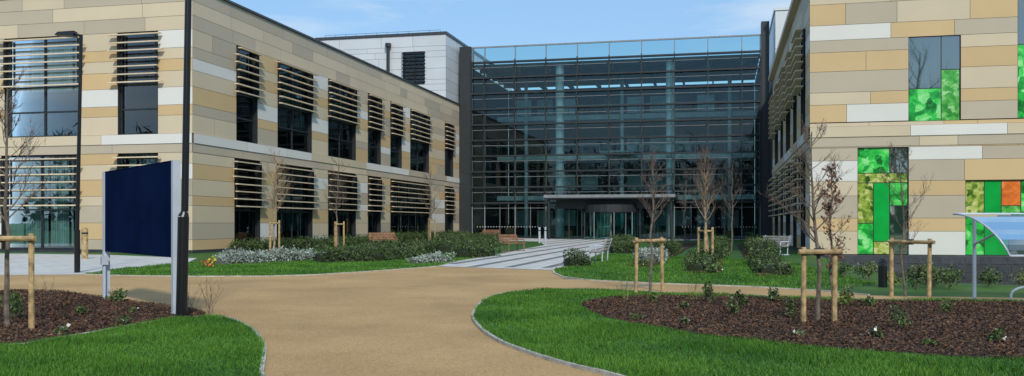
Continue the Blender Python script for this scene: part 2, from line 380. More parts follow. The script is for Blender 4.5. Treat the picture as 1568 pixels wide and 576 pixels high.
def window(fr,gl,F,a0,a1,z0,z1,mull=(),trans=(),dep=.28,gk='glass'):
    for (p,q) in (((a0,z0),(a0,z1)),((a1,z0),(a1,z1)),((a0,z0),(a1,z0)),((a0,z1),(a1,z1))):
        fr.poly([F(p[0],.012,p[1]),F(q[0],.012,q[1]),F(q[0],-dep,q[1]),F(p[0],-dep,p[1])],'frame')
    gl.poly([F(a0,-dep+.02,z0),F(a1,-dep+.02,z0),F(a1,-dep+.02,z1),F(a0,-dep+.02,z1)],gk)
    t=.075; e=.004
    wbox(fr,F,a0+e,a0+t,-dep,-dep+.09,z0+e,z1-e,'frame'); wbox(fr,F,a1-t,a1-e,-dep,-dep+.09,z0+e,z1-e,'frame')
    wbox(fr,F,a0+t,a1-t,-dep,-dep+.087,z0+e,z0+t,'frame'); wbox(fr,F,a0+t,a1-t,-dep,-dep+.087,z1-t,z1-e,'frame')
    for m in mull: x=a0+(a1-a0)*m; wbox(fr,F,x-.045,x+.045,-dep,-dep+.084,z0+t,z1-t,'frame')
    for m in trans: z=z0+(z1-z0)*m; wbox(fr,F,a0+t,a1-t,-dep,-dep+.08,z-.04,z+.04,'frame')
def slats(mb,F,a0,a1,z1,n,step=.40,d0=.14,d1=.36,ext=.18):
    for i in range(n):
        z=z1-.14-i*step; e1=ext*random.uniform(.3,2.4); e2=ext*random.uniform(.3,2.0)
        mb.hexa([F(a0-e1,d0,z),F(a1+e2,d0,z),F(a1+e2,d1,z-.02),F(a0-e1,d1,z-.02),F(a0-e1,d0,z+.05),F(a1+e2,d0,z+.05),F(a1+e2,d1,z+.04),F(a0-e1,d1,z+.04)],'slat')
    zt=z1; zb=z1-.12-(n-1)*step-.08
    for x in (a0+.06,a1-.06):
        wbox(mb,F,x-.03,x+.03,-.2,d0-.004,zb,zb+.05,'frame'); wbox(mb,F,x-.03,x+.03,-.2,d0-.004,zt-.1,zt-.05,'frame')
        wbox(mb,F,x-.03,x+.03,d0-.09,d0-.005,zb,zt-.02,'frame')
Wup=[.36,.34,.12,.04,.14]; Wlo=[.32,.20,.24,.10,.14]
UZ=(6.0,11.2); LZ=(.15,5.05)
# ===== left wing
LB=empty('office_wing'); cl,fr,gl,sl,it=MB(),MB(),MB(),MB(),MB()
ex=(math.cos(-TH),math.sin(-TH)); dy=(ST,CT)
Ff=WF(B(-25.85,40.8),(-ex[0],-ex[1]),(-dy[0],-dy[1]))
Fs=WF(B(-25.85,40.8),dy,ex)
def LF(p): return -25.85-p
upF=[(LF(-32.3),LF(-36.9)),(LF(-27.8),LF(-30.1)),(LF(-41.5),LF(-44))]
loF=[(LF(-32.5),LF(-37.1)),(LF(-27.8),LF(-30.1)),(LF(-41.5),LF(-44))]
upS=[(a-40.8,b-40.8) for a,b in ((45,47.3),(49.7,54.3),(56.8,61.5),(63.8,66.4),(68.5,71.1),(73.2,78.2),(83,85.7))]
loS=[(a-40.8,b-40.8) for a,b in ((44.8,47.6),(49.6,54.4),(56.8,61.5),(63.8,66.4),(68.5,78.2),(83,85.7))]
for F,up,lo,L in ((Ff,upF,loF,22),(Fs,upS,loS,47.2)):
    ops=[(a,b,*UZ) for a,b in up]+[(a,b,*LZ) for a,b in lo]
    cladding(cl,F,0,L,rowset(6.0,11.2,7,uneven=True),ops,Wup)
    cladding(cl,F,0,L,rowset(.15,5.05,7,uneven=True),ops,Wlo)
    cladding(cl,F,0,L,[(5.05,5.5)],[],[.4,0,.6,0,0],(3.5,5),dd=.02)
    cladding(cl,F,0,L,[(5.5,6.0)],[],[.5,0,.1,0,.4],(3.5,5),dd=.06)
    cl.poly([F(0,.06,6.0),F(L,.06,6.0),F(L,-.03,6.0),F(0,-.03,6.0)],'cream')
    cladding(cl,F,0,L,rowset(11.2,13.3,3),[],[.6,0,.4,0,0],(3.2,4.5))
    wbox(cl,F,-.1,L,-.4,.1,13.3,13.42,'coping')
    wbox(cl,F,0,L,-.03,-.005,0,.15,'plinth')
    for a,b in up:
        w=b-a; window(fr,gl,F,a,b,*UZ,mull=(.5,) if w>3.5 else (),trans=(.25,.5) ); slats(sl,F,a,b,11.15,7)
    for a,b in lo:
        w=b-a; window(fr,gl,F,a,b,*LZ,mull=(.25,.5,.75) if w>8 else ((.5,) if w>3.5 else ()),trans=(.42,)); slats(sl,F,a,b,4.95,7)
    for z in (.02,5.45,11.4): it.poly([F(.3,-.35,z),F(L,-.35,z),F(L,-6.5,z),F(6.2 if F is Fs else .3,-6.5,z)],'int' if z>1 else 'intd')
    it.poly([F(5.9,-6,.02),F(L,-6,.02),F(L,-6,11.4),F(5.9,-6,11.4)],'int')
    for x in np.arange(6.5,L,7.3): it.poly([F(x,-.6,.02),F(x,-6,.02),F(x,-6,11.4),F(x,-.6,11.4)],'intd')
for F,(a,b),z0,z1 in [(Ff,loF[0],.3,4.8),(Ff,loF[1],.3,4.8),(Ff,upF[0],8.4,11),(Fs,upS[1],7.5,11),(Fs,loS[1],1,4.8),(Fs,upS[3],6.2,11),(Fs,loS[4],2.5,4.8),(Fs,upS[5],8,11),(Fs,upS[2],9,11),(Fs,loS[2],2,4.8)]:
    x=a+.12
    while x<b-.15:
        if random.random()<.9: it.box(F(x+.06,-.6,(z0+z1)/2),(.10,.012,z1-z0),'blind',rz=math.atan2(F.e.y,F.e.x)+.35)
        x+=.14
it.poly([(*B(-48,40.9),13.25),(*B(-25.9,40.9),13.25),(*B(-25.9,88),13.25),(*B(-48,88),13.25)],'roof')
cl.poly([(*B(-47.85,40.8),0),(*B(-47.85,88),0),(*B(-47.85,88),13.3),(*B(-47.85,40.8),13.3)],'cream')
cl.poly([(*B(-47.85,88),0),(*B(-25.85,88),0),(*B(-25.85,88),13.3),(*B(-47.85,88),13.3)],'cream')
for m,nm in ((cl,'walls'),(fr,'window_frames'),(gl,'glazing'),(sl,'louvre_blades'),(it,'interior')): m.make(nm,LB)
# ===== right wing
RB=empty('clinic_wing'); cl,fr,gl,sl,it=MB(),MB(),MB(),MB(),MB()
Gf=WF(B(3.88,44.9),ex,(-dy[0],-dy[1])); Gs=WF(B(3.88,44.9),dy,(-ex[0],-ex[1]))
o=3.88
A=(8.2-o,10.4-o,6.17,10.03); Bo=(6.0-o,8.2-o,.06,5.0); C=(10.6-o,14.0-o,.06,3.45); Dn=(12.75-o,15.5-o,6.2,13.2)
ops=[A,Bo,C,Dn]
cladding(cl,Gf,0,26,rowset(6.0,13.3,9,(6.17,10.03,6.2),uneven=True),ops,[.36,.36,.08,.0,.20],(2.2,3.4))
cladding(cl,Gf,0,26,rowset(.06,5.05,6,(3.45,5.0),uneven=True),ops,[.38,.18,.26,.02,.16],(2.2,3.4))
cladding(cl,Gf,0,26,[(5.05,5.5)],[],[.5,0,.5,0,0],(3,5),dd=.02); cladding(cl,Gf,0,26,[(5.5,6.0)],[],[.5,0,.1,0,.4],(3,5),dd=.06)
cl.poly([Gf(0,.06,6.0),Gf(26,.06,6.0),Gf(26,-.03,6.0),Gf(0,-.03,6.0)],'cream')
cladding(cl,Gf,-.0,26,rowset(-1.5,.03,4),[],[1],(.7,.72),g=.012,pk=['plinth'],backk='grout',dd=-.0)
upR=[(a-44.9,b-44.9) for a,b in ((47.3,50),(52.9,55.5),(58,62),(65,68),(71,75.5))]
ops2=[(a,b,*UZ) for a,b in upR]+[(a,b,*LZ) for a,b in upR]
cladding(cl,Gs,0,34.1,rowset(6.0,11.2,7),ops2,Wup); cladding(cl,Gs,0,34.1,rowset(.15,5.05,7),ops2,Wlo)
cladding(cl,Gs,0,34.1,[(5.05,5.5)],[],[.3,0,.5,0,0],(3,5),dd=.02); cladding(cl,Gs,0,34.1,[(5.5,6.0)],[],[.5,0,.1,0,.4],(3,5),dd=.06)
cladding(cl,Gs,0,34.1,rowset(11.2,13.3,3),[],[.6,.0,.4,.0,0],(3,4.5))
cl.poly([Gs(0,.06,6.0),Gs(34.1,.06,6.0),Gs(34.1,-.03,6.0),Gs(0,-.03,6.0)],'cream')
wbox(cl,Gs,0,34.1,-.03,-.005,-.5,.15,'plinth')
wbox(cl,Gs,-.35,34.1,-.5,.35,13.3,13.62,'cream'); wbox(cl,Gf,.5,26,-.5,.35,13.3,13.62,'cream')
for a,b in upR:
    for z in (UZ,LZ):
        window(fr,gl,Gs,a,b,*z,mull=(.5,) if b-a>3.5 else (),trans=(.25,.5)); slats(sl,Gs,a,b,z[1]-.05,8,d1=.5)
for z in (.02,5.45,11.4): it.poly([Gs(.3,-.35,z),Gs(34,-.35,z),Gs(34,-6.5,z),Gs(.3,-6.5,z)],'int')
it.poly([Gs(.3,-6,.02),Gs(34,-6,.02),Gs(34,-6,11.4),Gs(.3,-6,11.4)],'int')
it.poly([(*B(3.9,44.95),13.25),(*B(29.9,44.95),13.25),(*B(29.9,79),13.25),(*B(3.9,79),13.25)],'roof')
cl.poly([(*B(29.88,44.9),-1.5),(*B(29.88,79),-1.5),(*B(29.88,79),13.3),(*B(29.88,44.9),13.3)],'cream')
cl.poly([(*B(3.88,79),0),(*B(29.88,79),0),(*B(29.88,79),13.3),(*B(3.88,79),13.3)],'cream')
ar=MB()
def art(p0,p1,z0,z1,k):
    ar.poly([Gf(p0-o+.02,-.10,z0+.02),Gf(p1-o-.02,-.10,z0+.02),Gf(p1-o-.02,-.10,z1-.02),Gf(p0-o+.02,-.10,z1-.02)],k)
for a in ((8.2,9.6,7.66,10.03,'artdark'),(9.6,10.4,8.49,10.03,'artdark'),(9.6,10.4,6.17,8.49,'artpale'),(8.2,9.6,6.17,7.66,'artleaf'),
 (6.0,7.4,3.82,5.0,'artleaf'),(7.4,8.2,3.82,5.0,'artdark'),(6.0,8.2,3.37,3.82,'artolive'),(6.0,6.7,1.5,3.37,'artolive'),(6.7,7.4,.66,3.37,'artsolid'),(7.4,8.2,2.31,3.37,'artleaf'),(7.4,8.2,.06,2.31,'artdark'),(6.0,6.7,.06,1.5,'artleaf'),(6.7,7.4,.06,.66,'artolive'),
 (10.6,11.4,1.94,3.45,'artolive'),(11.4,12.1,1.94,3.45,'artsolid'),(12.1,12.9,2.29,3.45,'artorange'),(12.9,14,2.0,3.45,'artleaf'),(12.1,12.9,1.94,2.29,'artpale'),(10.6,11.4,.06,1.94,'artleaf'),(11.4,12.4,.06,1.94,'artsolid'),(12.4,14,.06,1.94,'artdark'),
 (12.75,15.5,9.5,13.2,'artdark'),(12.75,13.9,6.2,9.5,'artleaf'),(13.9,15.5,6.2,9.5,'artolive')): art(*a)
for a in ops:
    ar.poly([Gf(a[0],-.105,a[2]),Gf(a[1],-.105,a[2]),Gf(a[1],-.105,a[3]),Gf(a[0],-.105,a[3])],'frame')
    for (p,q) in (((a[0],a[2]),(a[0],a[3])),((a[1],a[2]),(a[1],a[3])),((a[0],a[2]),(a[1],a[2])),((a[0],a[3]),(a[1],a[3]))):
        ar.poly([Gf(p[0],.01,p[1]),Gf(q[0],.01,q[1]),Gf(q[0],-.11,q[1]),Gf(p[0],-.11,p[1])],'frame')
ar.make('art_glazing',RB)
for m,nm in ((cl,'walls'),(fr,'window_frames'),(gl,'glazing'),(sl,'louvre_blades'),(it,'interior')): m.make(nm,RB)
# ===== rooftop metal clad blocks
def metalblock(p0,p1,q0,q1,z0,z1,win=None):
    e=empty('metal_clad_block'); cl,fr,gl=MB(),MB(),MB()
    F1=WF(B(p0,q0),ex,(-dy[0],-dy[1])); F2=WF(B(p1,q0),dy,ex); F3=WF(B(p0,q0),dy,(-ex[0],-ex[1]))
    ops=[win] if win else []
    kw=dict(pk=['metalclad'],g=.012)
    cladding(cl,F1,0,p1-p0,rowset(z0,z1-.25,6,(win[2],win[3]) if win else ()),ops,[1],(3,4),**kw)
    cladding(cl,F2,0,q1-q0,rowset(z0,z1-.25,6),[],[1],(3,4),**kw); cladding(cl,F3,0,q1-q0,rowset(z0,z1-.25,6),[],[1],(3,4),**kw)
    cl.hexa([(*B(a,b),z) for z in (z1-.25,z1) for a,b in ((p0-.1,q0-.1),(p1+.1,q0-.1),(p1+.1,q1),(p0-.1,q1))],'coping' if win else 'metalclad')
    if win:
        window(fr,gl,F1,*win,mull=(.5,)); 
        for i in range(9): wbox(fr,F1,win[0]-.1,win[1]+.1,.05,.25,win[2]+.25+i*.35,win[2]+.30+i*.35,'frame')
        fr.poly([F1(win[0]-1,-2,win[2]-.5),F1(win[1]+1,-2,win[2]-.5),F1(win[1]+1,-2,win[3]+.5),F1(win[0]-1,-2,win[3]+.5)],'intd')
        x=7.7; fr.tube(F1(x,.35,15.6),F1(x,.35,18.6),.16,.16,'steel'); fr.tube(F1(x,.35,18.6),F1(x,.35,18.95),.3,.3,'steel')
        for i in range(12): fr.tube(F1(.4+i*1.1,-1.2,z1),F1(.4+i*1.1,-1.2,z1+.45),.02,.02,'steel',4)
        fr.tube(F1(.4,-1.2,z1+.45),F1(12.5,-1.2,z1+.45),.02,.02,'steel',4)
    cl.make('walls',e)
    if win: fr.make('window_frames',e); gl.make('glazing',e)
metalblock(-39.5,-26.05,84,112,13.2,19.9,(-30.4+39.5,-28.2+39.5,14.9,18.1))
metalblock(4.45,14,86,110,0,21)
# ===== atrium
AT=empty('glass_atrium'); fr,gl,it=MB(),MB(),MB()
Fa=WF(B(-24.6,88),ex,(-dy[0],-dy[1])); AL=27.86
ZR=[3.5+1.55*i for i in range(11)]; ztop=19.0
gl.poly([Fa(0,0,17.3),Fa(AL,0,17.3),Fa(AL,0,ztop),Fa(0,0,ztop)],'pglass')
gl.poly([Fa(0,0,.05),Fa(AL,0,.05),Fa(AL,0,17.3),Fa(0,0,17.3)],'aglass')
ms=[1.35+3.1*i for i in range(9)]+[0.06,AL-.06]
for x in ms:
    wbox(fr,Fa,x-.04,x+.04,-.12,.06,.05,ztop,'mull')
    wbox(fr,Fa,x-.03,x+.03,.06,.42,3.4,ztop-1.3,'steel')
for i in range(8):
    x=1.35+1.55+3.1*i; wbox(fr,Fa,x-.02,x+.02,-.05,.02,.05,3.4,'mull')
for z in ZR:
    wbox(fr,Fa,0,AL,-.12,.055,z-.06,z+.06,'steel')
    if z<18.5 and z>3.3:
        wbox(fr,Fa,0,AL,.10,.40,z-.075,z+.075,'steel'); 
        wbox(fr,Fa,0,AL,.0,.04,z-.52,z-.48,'mull')
wbox(fr,Fa,0,AL,-.05,.10,.004,.16,'steel'); wbox(fr,Fa,0,AL,-.05,.09,18.93,19.07,'mull')
wbox(fr,Fa,-1.2,-.03,-1,.3,0,19.1,'steel'); wbox(fr,Fa,AL+.03,AL+.75,-1,.3,0,20.2,'steel')
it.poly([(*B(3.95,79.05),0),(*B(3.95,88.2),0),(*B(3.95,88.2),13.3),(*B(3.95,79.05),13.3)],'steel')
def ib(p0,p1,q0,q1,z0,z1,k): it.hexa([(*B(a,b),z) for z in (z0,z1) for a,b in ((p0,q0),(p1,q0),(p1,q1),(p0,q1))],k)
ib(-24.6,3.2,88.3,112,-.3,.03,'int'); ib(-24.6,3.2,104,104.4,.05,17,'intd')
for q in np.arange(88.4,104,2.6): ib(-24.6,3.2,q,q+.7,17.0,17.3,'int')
gl.poly([(*B(-24.6,88.3),17.32),(*B(3.2,88.3),17.32),(*B(3.2,104.4),17.32),(*B(-24.6,104.4),17.32)],'pglass')  # unseen roof: glazed gaps between strips added to brighten the upper interior
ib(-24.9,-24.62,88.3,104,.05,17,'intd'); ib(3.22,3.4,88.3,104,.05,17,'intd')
for z in (4.3,8.7,13.0):
    ib(-24.5,3.1,98,103.9,z-.3,z+.2,'intl'); 
    for p in np.arange(-24,3,1.5): ib(p,p+.05,97.9,97.95,z+.2,z+1.2,'mull')
    ib(-24.5,3.1,97.85,97.98,z+1.2,z+1.27,'intl')
for z in (4.9,9.2,13.6,.8):
    for p in np.arange(-23.8,2,2.6):
        if random.random()<.8: ib(p,p+1.9,103.85,103.95,z+.4,z+2.2,random.choice(['intl','intl','blind','int']))
for p in (-15.85,-5.1): it.tube((*B(p,88.95),0),(*B(p,88.95),17.1),.42,.42,'colw',24)
for p in (-21,-10.6,.5): it.tube((*B(p,97),0),(*B(p,97),17.1),.2,.2,'intl',12)
for p in np.arange(-23,3,3.1): ib(p,p+.12,88.6,103,16.5,17.0,'int')
ib(-12,-9,89.5,98,8.45,8.65,'intl'); ib(-12,-11.9,89.5,98,8.65,9.7,'mull')
for i in range(16):
    p=random.uniform(-23,1); q=random.uniform(92,101); ib(p,p+random.uniform(.6,2),q,q+.7,.03,random.uniform(.7,1.3),random.choice(['intd','int','wood2']))
cn=MB()
def cb(p0,p1,q0,q1,z0,z1,k): cn.hexa([(*B(a,b),z) for z in (z0,z1) for a,b in ((p0,q0),(p1,q0),(p1,q1),(p0,q1))],k)
cb(-16.3,-4.3,83,87.9,3.75,4.05,'steel'); cb(-16.3,-4.3,82.95,83,3.85,4.12,'mull')
for p in (-15.9,-4.7): cn.tube((*B(p,83.4),0),(*B(p,83.4),3.76),.11,.11,'steel',12)
cb(-15.4,-5.1,84.6,84.72,2.85,3.74,'steel')
for p in (-15.4,-14.2,-13.0,-7.6,-6.3,-5.1): cb(p-.05,p+.05,84.6,84.72,0.02,2.85,'steel')
for p0,p1 in ((-15.35,-13.05),(-7.55,-5.15)): gl.poly([(*B(p0,84.66),.1),(*B(p1,84.66),.1),(*B(p1,84.66),2.85),(*B(p0,84.66),2.85)],'aglass')
c=B(-10.3,84.9); R=2.45
for j in range(24):
    a0=2*math.pi*j/24; a1=2*math.pi*(j+1)/24
    P=[(c[0]+R*math.cos(a0),c[1]+R*math.sin(a0)),(c[0]+R*math.cos(a1),c[1]+R*math.sin(a1))]
    cn.poly([(*P[0],2.5),(*P[1],2.5),(*P[1],3.2),(*P[0],3.2)],'steel')
    if j not in (17,18,19): gl.poly([(*P[0],.1),(*P[1],.1),(*P[1],2.5),(*P[0],2.5)],'aglass')
    if j%3==0: cn.tube((*P[0],0),(*P[0],2.5),.045,.045,'mull',6)
for a in (0.5,2.07,3.64,5.21):
    q=(c[0]+R*.95*math.cos(a),c[1]+R*.95*math.sin(a)); gl.poly([(*c,.1),(*q,.1),(*q,2.45),(*c,2.45)],'aglass'); cn.tube((*q,.03),(*q,2.45),.03,.03,'mull',6)
cn.tube((*c,0),(*c,2.5),.07,.07,'mull',8)
for p in np.arange(-3.9,3,.28): it.box((*B(p,87.93),1.15),(.07,.01,.07),'intl',rz=-TH)
for p in np.arange(-24,-16.5,.28): it.box((*B(p,87.93),1.15),(.07,.01,.07),'intl',rz=-TH)
cn.make('entrance_canopy',AT); fr.make('curtain_wall_frame',AT); gl.make('glazing',AT); it.make('interior',AT)
# ---------------------------------------------------------------- street furniture
mb=MB(); x,y=-5.13,14.19
mb.tube((x,y,0),(x,y,.06),.14,.14,'black',16); mb.tube((x,y,.06),(x+.03,y,1.6),.085,.085,'black',16); mb.tube((x+.03,y,1.6),(x+.05,y,1.68),.085,.055,'black',16)
mb.tube((x+.05,y,1.68),(x+.13,y,6.4),.055,.048,'black',16); mb.tube((x+.13,y,6.35),(x-.3,y,6.45),.035,.03,'black',8)
mb.box((x-.55,y,6.45),(.6,.25,.09),'black'); mb.make('street_lamp')
mb=MB(); x,y=-13.14,27.63
mb.tube((x,y,0),(x,y,1.3),.085,.085,'black',12); mb.tube((x,y,1.3),(x+.12,y,7.2),.06,.05,'black',12)
mb.tube((x+.12,y,7.15),(x-.1,y,7.25),.04,.035,'black',8); mb.hexa([(x-.62,y-.15,7.17),(x-.05,y-.15,7.13),(x-.05,y+.15,7.13),(x-.62,y+.15,7.17),(x-.55,y-.1,7.27),(x-.05,y-.12,7.3),(x-.05,y+.12,7.3),(x-.55,y+.1,7.27)],'black')
mb.make('street_lamp')
a=Vector((-7.9,17.8)); b=Vector((-5.33,14.5)); d=(b-a).normalized(); ang=math.atan2(d.y,d.x)
mb=MB(); m_=(a+b)/2; L=(b-a).length
mb.box((m_.x,m_.y,1.72),(L-.1,.07,1.53),'navy',rz=ang)
mb.box((m_.x,m_.y,2.495),(L-.1,.08,.014),'navy',rz=ang)
for P,h in ((a,2.5),(b,2.5)): mb.box((P.x,P.y,h/2),(.09,.12,h),'silver',rz=ang); mb.box((P.x,P.y,.05),(.2,.2,.03),'steel',rz=ang)
mb.box((a.x+.03,a.y-.15,.78),(.12,.12,.16),'silver',rz=ang); mb.tube((a.x+.03,a.y-.15,0),(a.x+.03,a.y-.15,.7),.03,.03,'silver',8)
mb.make('blank_sign_board')
mb=MB(); mb.tube((-17.84,38.18,0),(-17.84,38.18,1.25),.13,.13,'wood',12); mb.tube((-17.84,38.18,1.25),(-17.84,38.18,1.32),.13,.07,'wood',12); mb.tube((-17.84,38.18,1.05),(-17.84,38.18,1.12),.134,.134,'steel',12); mb.make('timber_bollard')
for (x,y) in ((2.1,70.0),(2.64,72.4)):
    mb=MB(); mb.tube((x,y,0),(x,y,1.15),.09,.09,'silver',10); mb.tube((x,y,1.15),(x,y,1.2),.09,.04,'silver',10); mb.tube((x,y,.9),(x,y,.98),.093,.093,'black',10); mb.make('steel_bollard')
mb=MB(); x,y=8.69,21.43; mb.tube((x,y,0),(x,y,.5),.1,.1,'black',12)
for i in range(4): mb.tube((x,y,.5+i*.035),(x,y,.515+i*.035),.1,.1,'black',12)
mb.tube((x,y,.5),(x,y,.64),.06,.06,'silver',10); mb.tube((x,y,.64),(x,y,.68),.1,.06,'black',12); mb.make('bollard_light')
def bench(x,y,rz,L,wk):
    mb=MB(); c,s=math.cos(rz),math.sin(rz)
    def T(a,b,z): return (x+a*c-b*s,y+a*s+b*c,z)
    for i in range(4): mb.box(T(0,-.22+i*.13,.44),(L,.10,.035),wk,rz=rz)
    for i in range(4): mb.box(T(0,.26+i*.035,.53+i*.11),(L,.03,.085),wk,rz=rz)
    for e in (-L/2+.12,L/2-.12):
        for p0,p1 in (((e,-.24,0),(e,-.24,.62)),((e,-.26,.62),(e,.32,.64)),((e,.22,0),(e,.24,.45)),((e,.24,.45),(e,.40,.92)),((e,-.24,.41),(e,.24,.41)),((e,-.32,.02),(e,.32,.02))):
            mb.tube(T(*p0),T(*p1),.028,.028,'silver' if wk=='benchgrey' else 'wood2',6)
    mb.make('park_bench')
bench(.05,48.6,math.radians(50),1.5,'wood2'); bench(3.35,35.2,math.radians(-105),1.5,'benchgrey'); bench(12.35,43.5,math.radians(-60),1.8,'benchgrey')
bench(-2.1,83.5,math.radians(-30),1.8,'wood2'); bench(-8.1,57.8,math.radians(30),1.8,'wood2')
def frame(posts,top,name='tree_stake_frame'):
    mb=MB()
    for (x,y) in posts: mb.tube((x,y,0),(x+random.uniform(-.02,.02),y,top),.04,.038,'wood',10)
    a=Vector((*posts[0],top-.07)); b=Vector((*posts[1],top-.07)); d=(b-a).normalized()
    a-=d*.09; b+=d*.09; a.y-=.055; b.y-=.055
    mb.tube(a,b,.038,.038,'wood',10); m_=(a+b)/2
    mb.tube(m_-d*.07+Vector((0,.04,0)),m_+d*.07+Vector((0,.04,0)),.055,.055,'rubber',8)
    return mb.make(name)
frame([(-6.57,12.5),(-7.55,12.7)],1.36); frame([(2.59,19.1),(3.29,20.0)],1.2); frame([(4.29,13.46),(4.76,13.5)],1.15); frame([(7.72,18.6),(8.12,17.8)],1.2)
for (x,y,h) in ((-12.2,46.7,1.65),(-9.5,50,1.6),(-6.4,72.4,1.9),(7.45,35.2,1.35)):
    mb=MB()
    for i in range(3):
        t=i*2.094+.3; px,py=x+.3*math.cos(t),y+.3*math.sin(t); mb.tube((px,py,0),(px,py,h),.055,.05,'wood',8)
    for i in range(3):
        t=i*2.094+.3; t2=t+2.094; mb.tube((x+.3*math.cos(t),y+.3*math.sin(t),h-.15),(x+.3*math.cos(t2),y+.3*math.sin(t2),h-.15),.04,.04,'wood',6)
    mb.make('tree_stake_frame')
# ---------------------------------------------------------------- trees
def young_tree(x,y,h,spread,seed,bark='bark',r=.035,nb=26,start=.35,twigs=5,leaves=0,name='young_tree',up=.8,tk='twig'):
    R=random.Random(seed); mb=MB(); pts=[]; px,py=x,y; segs=10; tips=[]
    for i in range(segs+1): 
        pts.append(Vector((px,py,h*.92*i/segs))); px+=R.uniform(-.012,.012)*h; py+=R.uniform(-.012,.012)*h
    rad=lambda t: r*(1-.85*t)+.004
    for i in range(segs): mb.tube(pts[i],pts[i+1],rad(i/segs),rad((i+1)/segs),bark,7,cap=False)
    def branch(p,d,L,r0,lvl):
        n=4 if lvl==0 else 3; q=p.copy(); dd=d.copy()
        for k in range(n):
            dd=(dd+Vector((R.uniform(-.22,.22),R.uniform(-.22,.22),R.uniform(-.05,.25)))).normalized()
            q2=q+dd*L/n; ra=r0*(1-k/n*.7); rb=r0*(1-(k+1)/n*.7)
            mb.tube(q,q2,ra,rb,tk if lvl else bark,4 if lvl else 5,cap=False)
            if lvl<2 and (k>0 or lvl):
                for _ in range(twigs if lvl==0 else 2):
                    if R.random()<.6:
                        sd=(dd+Vector((R.uniform(-.9,.9),R.uniform(-.9,.9),R.uniform(-.2,.7)))).normalized()
                        branch(q2,sd,L*R.uniform(.3,.5),max(.003,rb*.6),lvl+1)
            q=q2
            tips.append(q)
    for i in range(nb):
        t=start+(1-start)*(i+R.random())/nb; f=t*segs*.999; k=int(f); p=pts[k].lerp(pts[k+1],f-k)
        az=R.uniform(0,6.283); L=spread*(1.05-t*.75)*R.uniform(.6,1.15)
        d=Vector((math.cos(az),math.sin(az),up*R.uniform(.7,1.4))).normalized()
        branch(p,d,L,max(.004,rad(t)*.5),0)
    if leaves:
        e=empty(name); mb.make('branches',e)
        P=np.array([tuple(R.choice(tips)) for _ in range(leaves)])+rng.normal(size=(leaves,3))*.035
        cloud('leaves',quads(P,.06,.6),'leafb',e)
    else: return mb.make(name)
young_tree(-7.12,12.9,3.7,1.0,1,r=.036,nb=22,start=.42)
young_tree(-12.2,46.7,5.3,1.6,2,'bark2',r=.06,nb=50,start=.38,twigs=6,up=1.3,tk='bark2')
young_tree(-9.5,50,5.2,1.4,3,r=.05,nb=26,start=.4)
young_tree(-6.4,72.4,6.2,1.7,4,r=.06,nb=26,start=.35)
young_tree(2.93,19.4,3.25,.75,5,r=.03,nb=22,start=.45)
young_tree(7.45,35.0,4.3,1.5,6,'bark2',r=.055,nb=44,start=.36,twigs=6,up=1.3)
young_tree(4.55,13.6,3.1,.9,7,r=.034,nb=26,start=.4)
young_tree(8.05,18.7,3.2,1.0,8,r=.024,nb=16,start=.3)
young_tree(5.34,15.2,2.6,.5,9,r=.02,nb=22,start=.25,leaves=420,name='beech_sapling')
for i,(x,y,h) in enumerate(((11.5,48,5),(14,60,5.5),(13.2,70,6))): young_tree(x,y,h,1.4,20+i,r=.05,nb=18,start=.35,twigs=4)
for i,(p,q,h) in enumerate(((21,-18,22),(30,-26,23),(33,-12,21))): young_tree(*B(p,q),h,8,40+i,r=.32,nb=34,start=.2,twigs=6,name='mature_bare_tree')
def twigshrub(x,y,h,n,seed,k='twig'):
    R=random.Random(seed); mb=MB()
    for i in range(n):
        p=Vector((x+R.uniform(-.06,.06),y+R.uniform(-.06,.06),.03)); d=Vector((R.uniform(-.45,.45),R.uniform(-.45,.45),1)).normalized(); L=h*R.uniform(.6,1)
        for s in range(4):
            d=(d+Vector((R.uniform(-.2,.2),R.uniform(-.2,.2),.1))).normalized(); q=p+d*L/4; mb.tube(p,q,.005*(1-s*.2),.005*(1-(s+1)*.2),k,4,False)
            if s: 
                e=(d+Vector((R.uniform(-.8,.8),R.uniform(-.8,.8),.2))).normalized(); mb.tube(q,q+e*L*.2,.003,.0015,k,3,False)
            p=q
    mb.make('bare_shrub')
twigshrub(-4.95,15.0,.62,9,1); twigshrub(-5.25,14.9,.55,8,2); twigshrub(2.15,17.4,.6,9,3,'yshrub'); twigshrub(3.45,17.3,.5,9,4,'yshrub'); twigshrub(-8.6,16.8,.5,7,5)
# ---------------------------------------------------------------- plants
def leafball(n,c,rad,sz,k,parent,asp=.5,name='leaves'):
    d=rng.normal(size=(n,3)); d/=np.linalg.norm(d,axis=1)[:,None]; r=rng.random(n)**.45
    P=np.array(c)+d*r[:,None]*np.array(rad); P[:,2]=np.maximum(P[:,2],.02+H(c[0],c[1])); return cloud(name,quads(P,sz,asp),k,parent)
def plant(x,y,w,h,k='shrub',flowers=0,n=160,name='small_shrub',sz=.05,fk='petal'):
    z=H(x,y); e=empty(name)
    for j in range(4): leafball(n//4,(x+random.uniform(-.25,.25)*w,y+random.uniform(-.25,.25)*w,z+h*random.uniform(.3,.75)),(w*.32,w*.32,h*.35),sz,k,e)
    mb=MB()
    for i in range(6):
        a=random.uniform(0,6.28); mb.tube((x,y,z),(x+w*.3*math.cos(a),y+w*.3*math.sin(a),z+h*.8),.006,.003,'twig',4,False)
    mb.make('stems',e)
    if flowers: leafball(flowers,(x,y,z+h*.65),(w/2,w/2,h*.5),.045 if fk=='petal' else .07,fk,e,.9,'flowers')
